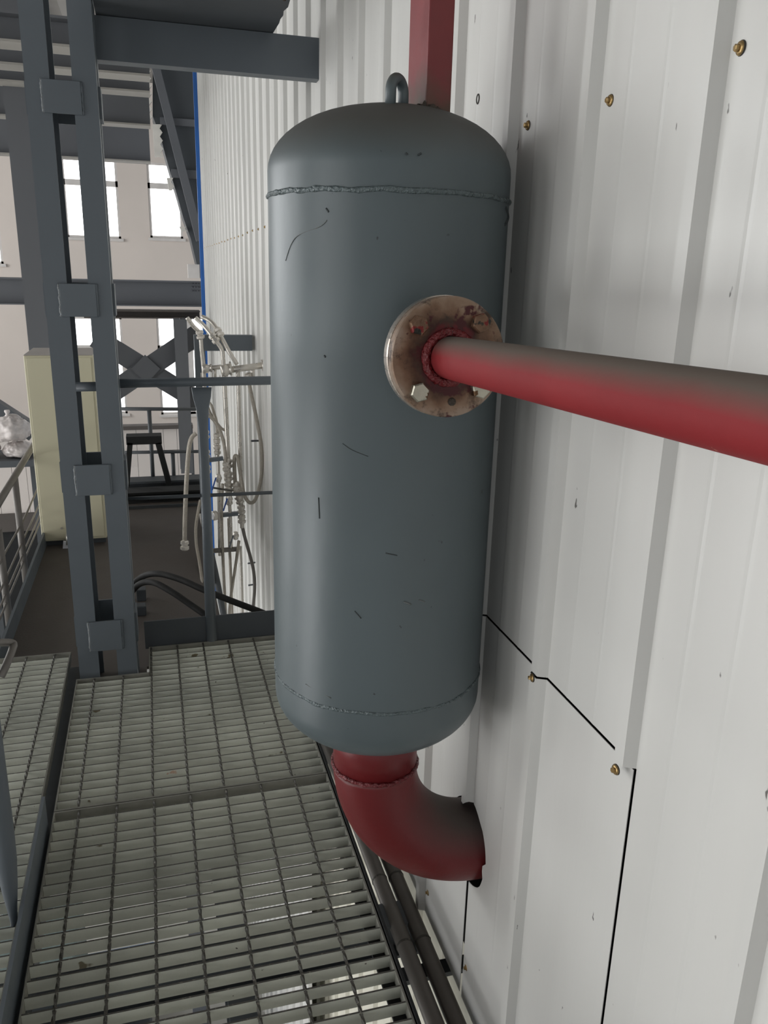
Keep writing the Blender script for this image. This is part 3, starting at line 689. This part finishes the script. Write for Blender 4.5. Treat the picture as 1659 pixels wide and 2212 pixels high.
# far wall with windows
fw = sempty('wall_far', 'beige far hall wall behind the steel frame, with bright windows', 'wall')
def fY(px_, py_): return pY(px_, py_, FARY)
wins = [(130, 338, 262, 516), (316, 350, 396, 516), (-40, 430, 8, 570), (150, 684, 276, 893), (337, 684, 470, 893)]
rects = []
for (x0, y0, x1_, y1_) in wins:
    a = fY(x0, y0); c = fY(x1_, y1_); rects.append((a.x, c.x, c.z, a.z))
xs = sorted({-12.0, 3.0} | {r[0] for r in rects} | {r[1] for r in rects}); zs = sorted({GZ, 5.4} | {r[2] for r in rects} | {r[3] for r in rects})
for i in range(len(xs) - 1):
    z_start = None
    for j in range(len(zs) - 1):
        cxm, czm = (xs[i] + xs[i + 1]) / 2, (zs[j] + zs[j + 1]) / 2
        hole = any(r[0] < cxm < r[1] and r[2] < czm < r[3] for r in rects)
        if not hole and z_start is None: z_start = zs[j]
        if (hole or j == len(zs) - 2) and z_start is not None:
            zt_ = zs[j] if hole else zs[j + 1]
            if zt_ > z_start + 1e-4: MB().box(xs[i], xs[i + 1], FARY, FARY + .3, z_start, zt_).build('masonry', M_beige, fw)
            z_start = None
for i, (a, c, z0, z1) in enumerate(rects):
    wo = sempty('window_%d' % wn, 'overexposed bright window in the far hall wall', 'window'); wn += 1
    fr = MB(); t_ = .05
    fr.box(a, a + t_, FARY + .02, FARY + .1, z0, z1); fr.box(c - t_, c, FARY + .02, FARY + .1, z0, z1); fr.box(a, c, FARY + .02, FARY + .1, z0, z0 + t_); fr.box(a, c, FARY + .02, FARY + .1, z1 - t_, z1)
    zm = z0 + (z1 - z0) * .66; fr.box(a, c, FARY + .02, FARY + .1, zm, zm + .12)
    if c - a > 1.1: xm = a + (c - a) * .52; fr.box(xm - .12, xm + .12, FARY + .02, FARY + .1, z0, z1)
    fr.build('window_frame', M_frame, wo)
    MB().box(a, c, FARY + .15, FARY + .17, z0, z1).build('pane', M_pane, wo)
    MB().box(a - .05, c + .05, FARY - .06, FARY + .05, z0 - .06, z0).build('window_sill', M_frame, wo)
# pale panel dado at the foot of the far wall
DY = 13.0
dz0 = pY(0, 1110, DY).z; dz1 = pY(0, 985, DY).z
x = -4.0; 
dd = sempty('wall_partition', 'low partition of pale glossy panels beyond the platform', 'wall')
while x < W - .1:
    MB().box(x, x + .20, DY, DY + .03, dz0, dz1).build('wall_panel', M_tile, dd)
    MB().box(x, x + .20, DY, DY + .03, dz1 + .008, dz1 + .35).build('wall_panel', M_tile, dd); x += .205
MB().box(-4, W - .05, DY + .03, DY + .08, dz0, dz1 + .35).build('backing_board', M_steel_d, dd)
MB().box(-4, W - .05, DY - .06, DY + .09, dz0 - .28, dz0).build('plinth', M_plate, dd)
MB().box(-4, W - .05, DY - .10, DY + .09, dz1 + .36, dz1 + .42).build('ledge', M_plate, dd)
MB().box(-4, W - .05, DY - .02, DY + .02, dz0 - 3, dz0 - .28).build('dark_skirt', M_dark, dd)

# ------------------------------------------------------------------ steel frame in the background
def hbeam(name, label, px0, py0, py1, px1, Y, depth=.2, m=M_steel_far, cat='beam', group=None, lowm=None):
    a = pY(px0, py0, Y); c = pY(px0, py1, Y); e_ = pY(px1, py0, Y); z1, z0 = a.z, c.z
    t = thing(name, label, cat, group)
    MB().box(a.x, e_.x, Y + depth * .45, Y + depth * .55, z0 + .012, z1 - .012).build('web', m, t)
    MB().box(a.x, e_.x, Y, Y + depth, z0, z0 + .015).build('flange', lowm or m, t); MB().box(a.x, e_.x, Y, Y + depth, z1 - .015, z1).build('flange', m, t)
    return t
def vcol(label, px0, px1, pyt, pyb, Y, depth=.3, m=M_steel_far, name='steel_column', cat='column', zb=None):
    pm = (pyt + pyb) / 2; a = pY(px0, pm, Y); c = pY(px1, pm, Y); z1 = pY(px0, pyt, Y).z; z0 = pY(px0, pyb, Y).z if zb is None else zb
    t = thing(name, label, cat); wd = c.x - a.x
    MB().box(a.x, c.x, Y, Y + .015, z0, z1).build('flange', m, t); MB().box(a.x, c.x, Y + depth, Y + depth + .015, z0, z1).build('flange', m, t)
    MB().box(a.x + wd * .47, a.x + wd * .53, Y + .015, Y + depth, z0, z1).build('web', m, t)
    return t
vcol('wide grey column behind the cream cabinet', 22, 92, -200, 900, 8.0, .35, zb=GZ)
hbeam('cross_beam', 'grey riveted beam across the far windows', -60, 598, 657, 436, 11.0, .3)
# rivet groups on that beam
rb_ = bpy.data.objects.get('cross_beam.003') or bpy.data.objects.get('cross_beam')
rvm = MB().lathe([(.012, 0), (.010, .008), (.004, .012)], 6).mesh('rivet', M_steel_far)
for gx in (170, 425):
    for i in range(4):
        for j in range(3):
            q = pY(gx - 10 + i * 6, 612 + j * 8, 11.0 + .13); o = link('rivet', rvm, [t for t in bpy.data.objects if t.get('label', '') == 'grey riveted beam across the far windows'][0]); o.matrix_basis = axisM(q, (0, -1, 0))
hbeam('cross_beam', 'dark brown cable tray below the riveted beam', 180, 669, 687, 432, 9.6, .25, M_plate)
# ceiling joists seen between the column and the deck edge
for i, (y0, y1_, Y) in enumerate(((20, 77, 6.0), (60, 127, 6.9), (100, 165, 7.8), (150, 241, 9.2), (225, 325, 10.6))):
    lab = ['roof joist closest to the overhead deck plate', 'second roof joist behind the laced column', 'third roof joist behind the laced column', 'fourth roof joist, above the far windows', 'deep roof girder just above the far windows'][i]
    hbeam('roof_joist', 'grey ' + lab, -120, y0 - 12, y1_, 318, Y, .22, M_steel_far, 'beam', 'roof joists', M_flange_lit)
# inclined conveyor casing beside the blue trim
cv = thing('inclined_casing', 'dark inclined conveyor casing beyond the blue wall trim', 'casing')
def c15(a, b_): q = pY(a, b_, 14.0); return (q.x, q.z)
poly = [c15(330, 60), c15(436, 60), c15(450, 610), c15(432, 600), c15(412, 515), c15(396, 470), c15(385, 430), c15(362, 352), c15(348, 300), c15(330, 250)]
MB().prism(poly, 1, 14.0, 14.6).build('side_plate', M_steel_d, cv)
MB().bar(pY(335, 140, 13.85), pY(432, 520, 13.85), .12, .12, Vector((0, 1, 0))).build('brace', M_steel_far, cv)
for (y0, y1_) in ((253, 275), (365, 387)):
    a = pY(345 + (y0 - 250) * .22, y0, 13.9); c = pY(440, y1_, 13.9); MB().box(a.x, c.x, 13.9, 14.0, c.z, a.z).build('cross_member', M_steel_far, cv)
for i, (x0, y0, x1_, y1_) in enumerate(((310, 155, 326, 262), (331, 270, 350, 340), (362, 385, 374, 412), (389, 490, 402, 500))):
    nseg = max(2, int((y1_ - y0) / 8)); t = MB()
    pl = [c15(x0 - 2, y0), c15(x1_ - 6, y0)]
    for k in range(nseg + 1):
        yy = y0 + (y1_ - y0) * k / nseg; pl.append(c15(x1_ - (6 if k % 2 else 0) + (k / nseg) * 3, yy))
    pl.append(c15(x0 + 3, y1_))
    t.prism(pl, 1, 13.93, 13.99).build('torn_deck_edge', M_rag, cv)
for xx in (.0, .35): MB().box(xx, xx + .06, 14.25, 14.31, 3.5, 5.22).build('hanger', M_steel_d, cv)
q = pY(418, 588, 13.7); MB().box(q.x - .09, q.x + .09, 13.6, 13.75, q.z - .09, q.z + .12).build('lamp_box', M_frame, cv)
# X bracing, its columns
xb = thing('cross_bracing', 'large grey X bracing in front of the far windows', 'bracing')
BY = 8.6
MB().bar(pY(205, 729, BY), pY(430, 868, BY), .02, .20, Vector((0, 0, 1))).build('diagonal', M_steel_far, xb)
MB().bar(pY(430, 720, BY - .03), pY(205, 873, BY - .03), .02, .20, Vector((0, 0, 1))).build('diagonal', M_steel_far, xb)
q = pY(315, 797, BY - .06)
MB().box(-.10, .10, -.01, .01, -.10, .10, Matrix.Translation(q) @ Matrix.Rotation(PI / 4, 4, 'Y')).build('gusset_plate', M_steel_far, xb)
vcol('grey column at the white wall side of the X bracing', 386, 413, 690, 1130, 8.3, .2, zb=FZ0 - .5)
# nearer bracket frame at the pipes
bf = thing('pipe_support', 'grey steel L-shaped frame carrying the stainless pipes', 'frame')
FY = 5.0
a = pY(419, 724, FY); c = pY(440, 1190, FY)
MB().box(a.x, a.x + .062, FY, FY + .06, -.35, a.z).build('upright', M_steel, bf)
e_ = pY(486, 758, FY); MB().box(a.x + .062, W - .017, FY, FY + .06, e_.z, a.z).build('arm', M_steel, bf)
# far end railing of the platform and dark beams below
fr_ = thing('far_railing', 'dark thin railing at the far end of the brown platform', 'railing')
RY2 = 5.9
def r2(px_, py_): return pY(px_, py_, RY2)
a, c = r2(240, 883), r2(432, 884); MB().tube([a, c], .013, 10).build('top_rail', M_steel_d, fr_)
a, c = r2(240, 978), r2(450, 975); MB().tube([a, c], .012, 10).build('mid_rail', M_steel_d, fr_)
for pxx in (322, 373): a = r2(pxx, 885 if pxx == 322 else 980); MB().tube([(a.x, RY2, a.z), (a.x, RY2, FZ0 - .02)], .0145, 10).build('post', M_steel_d, fr_)
hbeam('cross_beam', 'dark beam across the foot of the far platform railing', 230, 1044, 1068, 455, 5.75, .15, M_steel_d)
hbeam('cross_beam', 'black beam directly behind the brown platform edge', 230, 1068, 1094, 455, 5.45, .15, M_dark)
MB().box(r2(262, 1100).x, r2(434, 1100).x, 5.37, 5.72, FZ0 - .06, FZ0 + .01).build('x', M_plate).name = 'concrete_kerb'
tag(bpy.data.objects['concrete_kerb'], 'stained concrete kerb at the back of the brown platform', 'kerb')
# trestle on the far side
tr = thing('steel_trestle', 'black steel trestle with splayed legs in front of the far railing', 'trestle')
TYs = 5.62
def t2(px_, py_): return pY(px_, py_, TYs)
a, c = t2(272, 944), t2(350, 959); MB().box(a.x, c.x, TYs, TYs + .12, c.z, a.z).build('top_bar', M_dark, tr)
for yo in (0, .1):
    for p0, p1 in (((281, 957), (274, 1050)), ((341, 957), (366, 1050))):
        MB().bar(pY(*p0, TYs) + Vector((0, yo + .01, 0)), pY(*p1, TYs) + Vector((0, yo + .01, 0)), .035, .02, Vector((0, 1, 0))).build('leg', M_dark, tr)

# ------------------------------------------------------------------ stainless pipework on the white wall
PYW = 4.6
def w2(px_, py_, dy=0.0): return pY(px_, py_, PYW + dy)
def manifold(label, p0, p1, r, dy, taps):
    t = thing('pipe_manifold', label, 'manifold'); a = w2(*p0, dy); c = w2(*p1, dy); c = Vector((W - .002, a.y, c.z)) if c.x > W - .08 else c
    MB().tube([a, c], r, 16).build('header', M_ss, t)
    d_ = (c - a).normalized()
    MB().lathe([(r * 1.5, -.012), (r * 1.9, -.006), (r * 1.9, .02), (r * 1.4, .026), (r * 1.4, .034), (r * 1.8, .038), (r * 1.8, .046)], 18, axisM(a, d_)).build('end_coupling', M_ss, t)
    MB().lathe([(r * 1.8, 0), (r * 1.8, .01)], 18, axisM(c - d_ * .012, d_)).build('wall_flange', M_ss, t)
    MB().bar(a + Vector((-.02, -.02, -.02)), a + Vector((-.02, -.025, -.065)), .006, .003, Vector((0, 1, 0))).build('lever', M_ss, t)
    MB().bar(a + Vector((.045, -.02, -.02)), a + Vector((.047, -.025, -.07)), .006, .003, Vector((0, 1, 0))).build('lever', M_ss, t)
    for tp_ in taps:
        q = a + (c - a) * tp_; MB().tube([q, q + Vector((0, 0, -.06))], r * .6, 10).build('tap', M_ss, t)
    return t
manifold('stainless header pipe from the wall with end coupling, the lower one', (482, 801), (558, 789), .018, 0, (.35, .72))
manifold('stainless header pipe with end coupling, set behind the lower one', (441, 797), (500, 790), .014, .35, (.4,))
def spipe(label, pts, r, dys, m=M_ss, name='stainless_pipe', cat='pipe', fit=()):
    if not isinstance(dys, (list, tuple)): dys = [dys] * len(pts)
    t = thing(name, label, cat, 'stainless pipework')
    P = [w2(p[0], p[1], d_) for p, d_ in zip(pts, dys)]
    S_ = spline(P, 5); MB().tube(S_, r, 10).build('run', m, t)
    for f_ in fit:
        i = min(int(f_ * (len(S_) - 1)), len(S_) - 2); d_ = (S_[i + 1] - S_[i]).normalized(); q = S_[i]
        MB().lathe([(r * 1.3, -.024), (r * 1.9, -.018), (r * 1.9, -.004), (r * 1.4, 0), (r * 1.4, .006), (r * 2.0, .010), (r * 2.0, .024), (r * 1.3, .03)], 8, axisM(q, d_), smooth=False).build('union', M_ss, t)
    return t
spipe('conduit bending down from the tray to the set-back header', [(404, 686), (418, 705), (432, 722), (436, 760), (440, 800), (443, 870)], .012, .36, fit=(.42,))
spipe('conduit bending down from the tray, the middle of three', [(422, 686), (437, 700), (452, 718), (468, 738), (479, 755), (482, 775), (483, 800)], .012, [.05, .04, .02, 0, 0, 0, 0], fit=(.45,))
spipe('conduit bending down from the tray, the one nearest the wall', [(436, 684), (452, 692), (465, 705), (478, 728), (495, 760), (512, 787)], .012, [.1, .08, .05, .02, 0, 0], fit=(.52,))
spipe('straight stainless pipe below the set-back header beside the blue trim', [(441, 840), (444, 910), (447, 980), (450, 1060), (452, 1110)], .010, .3, fit=(.35, .5, .62))
spipe('long stainless pipe dropping from the lower header to the platform', [(484, 812), (487, 870), (490, 930), (493, 1000), (495, 1060)], .013, 0, fit=(.75, .85, .95))
spipe('stainless pipe dropping beside the rib below the header', [(514, 800), (516, 880), (518, 960), (520, 1030), (522, 1100)], .011, 0)
spipe('braided hose sagging in a U from the header to the valve stack', [(536, 805), (540, 838), (549, 880), (557, 920), (564, 960), (566, 1000), (563, 1040), (552, 1078), (540, 1086), (528, 1070), (521, 1035), (514, 992), (508, 985), (506, 1000), (508, 1040), (512, 1062)], .011, [0] * 7 + [-.02, -.04, -.05, -.05, -.05, -.04, -.03, -.02, -.02], M_hose, 'braided_hose', 'hose', (.03, .96))
spipe('braided hose arching from the post over to the valve stack', [(432, 905), (445, 897), (460, 905), (474, 928), (483, 955), (487, 985), (488, 1010)], .010, -.05, M_hose, 'braided_hose', 'hose', (.98,))
spipe('short braided hose crossing the blue trim, thicker loop', [(441, 858), (456, 875), (463, 895), (468, 915), (470, 945), (468, 960)], .009, [.3, .2, .1, .05, .05, .05], M_hose, 'braided_hose', 'hose', (.98,))
spipe('short braided hose crossing the blue trim towards the long pipe', [(446, 870), (454, 892), (466, 910), (478, 925), (488, 930)], .008, .12, M_hose, 'braided_hose', 'hose')
spipe('braided hose from the platform curving down behind the post', [(433, 1080), (427, 1110), (423, 1140), (424, 1175), (430, 1210), (436, 1250), (440, 1290)], .0085, [-.2, -.2, -.25, -.3, -.4, -.6, -.8], M_hose, 'braided_hose', 'hose')
hh = spipe('long braided hose hanging free with a nozzle end beside the railing post', [(424, 936), (414, 946), (408, 970), (404, 1020), (401, 1080), (399, 1140), (399, 1182)], .011, -.6, M_hose, 'braided_hose', 'hose', (.985,))
spipe('stainless riser with union fittings beside the blue trim', [(468, 935), (469, 965), (471, 1000), (473, 1060), (474, 1130), (475, 1200)], .010, .05, fit=(.08, .16, .26))
spipe('valve stack of stainless unions on the long pipe', [(489, 985), (491, 1030), (495, 1080), (498, 1130), (499, 1190)], .010, -.03, fit=(.1, .2, .3, .42, .52))
spipe('stainless drop leg with unions under the U-shaped hose', [(511, 1040), (514, 1070), (520, 1090), (522, 1115), (523, 1140)], .012, -.03, fit=(.15, .35, .6, .8))
spipe('braided hose falling from the valve stack to the platform, bowed', [(481, 1045), (479, 1090), (479, 1140), (481, 1190), (483, 1240), (486, 1300), (488, 1340)], .009, -.05, M_hose, 'braided_hose', 'hose')
spipe('braided hose slanting down from the lever valve', [(516, 1168), (512, 1200), (506, 1240), (500, 1280), (496, 1320), (495, 1340)], .009, -.06, M_hose, 'braided_hose', 'hose')
spipe('dark hose curling down the wall beyond the lever valve', [(524, 1140), (530, 1165), (540, 1200), (548, 1235), (550, 1270), (547, 1310), (545, 1340)], .010, .0, M_pipe, 'braided_hose', 'hose')
spipe('thin stainless pipe behind the slanting hose', [(519, 1180), (521, 1230), (523, 1290), (524, 1340)], .009, .05)
spipe('stainless pipe running to the floor by the blue trim', [(494, 1120), (496, 1180), (499, 1260), (502, 1340)], .009, .05, M_hose)
spipe('dark slanted strut from the post foot down behind the toe plate', [(456, 1195), (470, 1260), (484, 1335), (490, 1370)], .017, -.3, M_steel_d, 'slanted_strut', 'strut')
for i, (vx, vy, lab) in enumerate(((472, 1033, 'blue lever ball valve on the riser by the blue trim'), (509, 1157, 'steel lever ball valve above the slanting hose'), (496, 1078, 'blue lever valve on the valve stack'))):
    t = thing('ball_valve', lab, 'valve'); q = w2(vx, vy, -.08)
    MB().lathe([(.010, -.024), (.014, -.02), (.014, -.010), (.019, -.006), (.019, .006), (.014, .010), (.014, .02), (.010, .024)], 10, axisM(q, (0, 0, 1))).build('body', M_ss, t)
    MB().bar(q + Vector((-.015, -.02, .01)), q + Vector((-.04, -.03, -.06)), .008, .004, Vector((0, 1, 0))).build('lever', M_valve if i != 1 else M_steel, t)
    MB().lathe([(.006, 0), (.006, .025)], 8, axisM(q, (0, -1, 0))).build('stem', M_ss, t)
for i, (x0, y0, x1_, lab) in enumerate(((450, 994, 482, 'short grey pipe bracket beside the upper valves'), (475, 1113, 514, 'dark pipe bracket in the middle of the valve stack'), (457, 1190, 512, 'pale pipe bracket below the lever valve'))):
    a = w2(x0, y0, -.03); c = w2(x1_, y0 - 4, -.03); o = MB().bar(a, c, .03, .02).build('pipe_bracket', M_steel if i < 2 else M_pipe); tag(o, lab, 'bracket')
t = thing('pressure_gauge', 'round steel pressure gauge on the dark pipe bracket', 'gauge'); q = w2(468, 1113, -.06)
MB().lathe([(.026, 0), (.028, .004), (.028, .022), (.024, .026)], 24, axisM(q, (-1, -.4, 0))).build('case', M_ss, t); MB().lathe([(.022, .026), (.022, .0275)], 24, axisM(q, (-1, -.4, 0))).build('dial', M_white, t)
# wall clips of the sagging hose
for i, (cx_, cy_) in enumerate(((560, 952), (551, 1215), (552, 1262))):
    q = pX(cx_, cy_, W - .012); o = MB().tube([q, q + Vector((-.05, -.02, .004))], .006, 8).build('hose_clip', M_steel_d); tag(o, ['dark hose clip on the wall beside the sagging hose', 'upper dark hose clip on the wall low down', 'lower dark hose clip on the wall low down'][i], 'clip')

# ------------------------------------------------------------------ sacks on the shelf, far left
def sack(label, c, rx, ry, rz, seed):
    b = MB(); nu, nv = 56, 36; vs = []
    for j in range(nv + 1):
        ph = PI * j / nv
        for i in range(nu):
            th = 2 * PI * i / nu; p = Vector((math.sin(ph) * math.cos(th), math.sin(ph) * math.sin(th), math.cos(ph)))
            k = 1 + .13 * noise.noise(p * 2.2 + Vector((seed, 0, 0))) + .07 * noise.noise(Vector((p.x * 7, p.y * 7, p.z * 2 + seed)))
            k -= .10 * abs(noise.noise(Vector((p.x * 3.5 + p.z * 2, p.y * 3.5, p.z * 5 + seed * 2)))) + .06 * abs(noise.noise(Vector((p.x * 9, p.y * 9 + seed, p.z * 5))))
            if p.z < -.5: k *= .92
            vs.append((p.x * rx * k, p.y * ry * k, max(p.z, -.75) * rz * k))
    fs = [(j * nu + i, j * nu + (i + 1) % nu, (j + 1) * nu + (i + 1) % nu, (j + 1) * nu + i) for j in range(nv) for i in range(nu)]
    t = thing('plastic_sack', label, 'sack', 'white sacks on the shelf'); b.add(vs, fs, True); o = b.build('bag', M_bag, t)
    nk = MB().lathe([(.06, -.06), (.03, .0), (.02, .02), (.035, .05), (.03, .07)], 12, Matrix.Translation((-rx * .1, 0, rz * .95))).build('tied_neck', M_bag, t)
    t.location = c; return t
SY = 11.0
k_ = lambda px_, py_: pY(px_, py_, SY)
sz = k_(20, 985).z
sack('larger tied white plastic sack on top of the pile', k_(24, 928), .24, .26, .19, 1.0)
sack('flatter white plastic sack lying underneath the tied one', k_(40, 971), .19, .26, .105, 5.0)
sack('white plastic sack pushed to the outer end of the pile', k_(-36, 968), .20, .24, .13, 9.0)
sh = thing('sack_shelf', 'dark shelf carrying the white plastic sacks', 'shelf')
a = k_(-60, 988); c = k_(78, 988)
MB().box(a.x, c.x, SY - .3, SY + .4, a.z - .08, a.z).build('board', M_steel_d, sh)
for xx in (a.x + .05, c.x - .1): MB().box(xx, xx + .06, SY + .1, SY + .16, GZ, a.z - .08).build('leg', M_steel_d, sh)
st = beam_thing('sloped_beam', 'dark sloping beam leaning behind the white sacks', 'beam', MB().bar(pY(-30, 868, 11.8), pY(75, 935, 11.8), .2, .22), M_steel_d)

# ------------------------------------------------------------------ things on the ground floor, glimpsed through the grating
def drum(label, x, y, m):
    t = thing('plastic_drum', label, 'drum', 'drums on the ground floor')
    M_ = Matrix.Translation((x, y, GZ))
    MB().lathe([(.27, 0), (.29, .03), (.29, .28), (.305, .30), (.305, .33), (.29, .35), (.29, .58), (.305, .60), (.305, .63), (.29, .65), (.29, .88), (.26, .90)], 28, M_).build('body', m, t)
    MB().lathe([(.262, .90), (.262, .915), (.24, .915), (.235, .905), (.05, .905)], 28, M_).build('lid', m, t)
drum('blue plastic drum on the ground floor under the grating', 0.0, 3.9, M_bluedrum)
drum('grey-green drum on the ground floor next to the blue one', -0.65, 4.2, M_green)
o = thing('pump_skid', 'grey machine skid on the ground floor under the grating', 'machine')
MB().box(-1.5, -.3, 4.9, 6.0, GZ, GZ + .2).build('base', M_steel_d, o, .01); MB().box(-1.4, -.8, 5.0, 5.9, GZ + .2, GZ + 1.0).build('housing', M_green, o, .02); MB().lathe([(.2, 0), (.2, .5)], 20, axisM((-.75, 5.4, GZ + .55), (1, 0, 0))).build('motor', M_bluedrum, o)
for yb in (4.4,):
    o = MB().box(.02, .12, yb, yb + .10, GZ, -.262).build('support_post', M_steel_far); tag(o, 'grey support post standing under the brown platform', 'post')

for o in list(bpy.data.objects):
    if o.type == 'EMPTY' and o.parent is None and o.get('kind') != 'structure' and o.location.length < 1e-6: rebase(o)
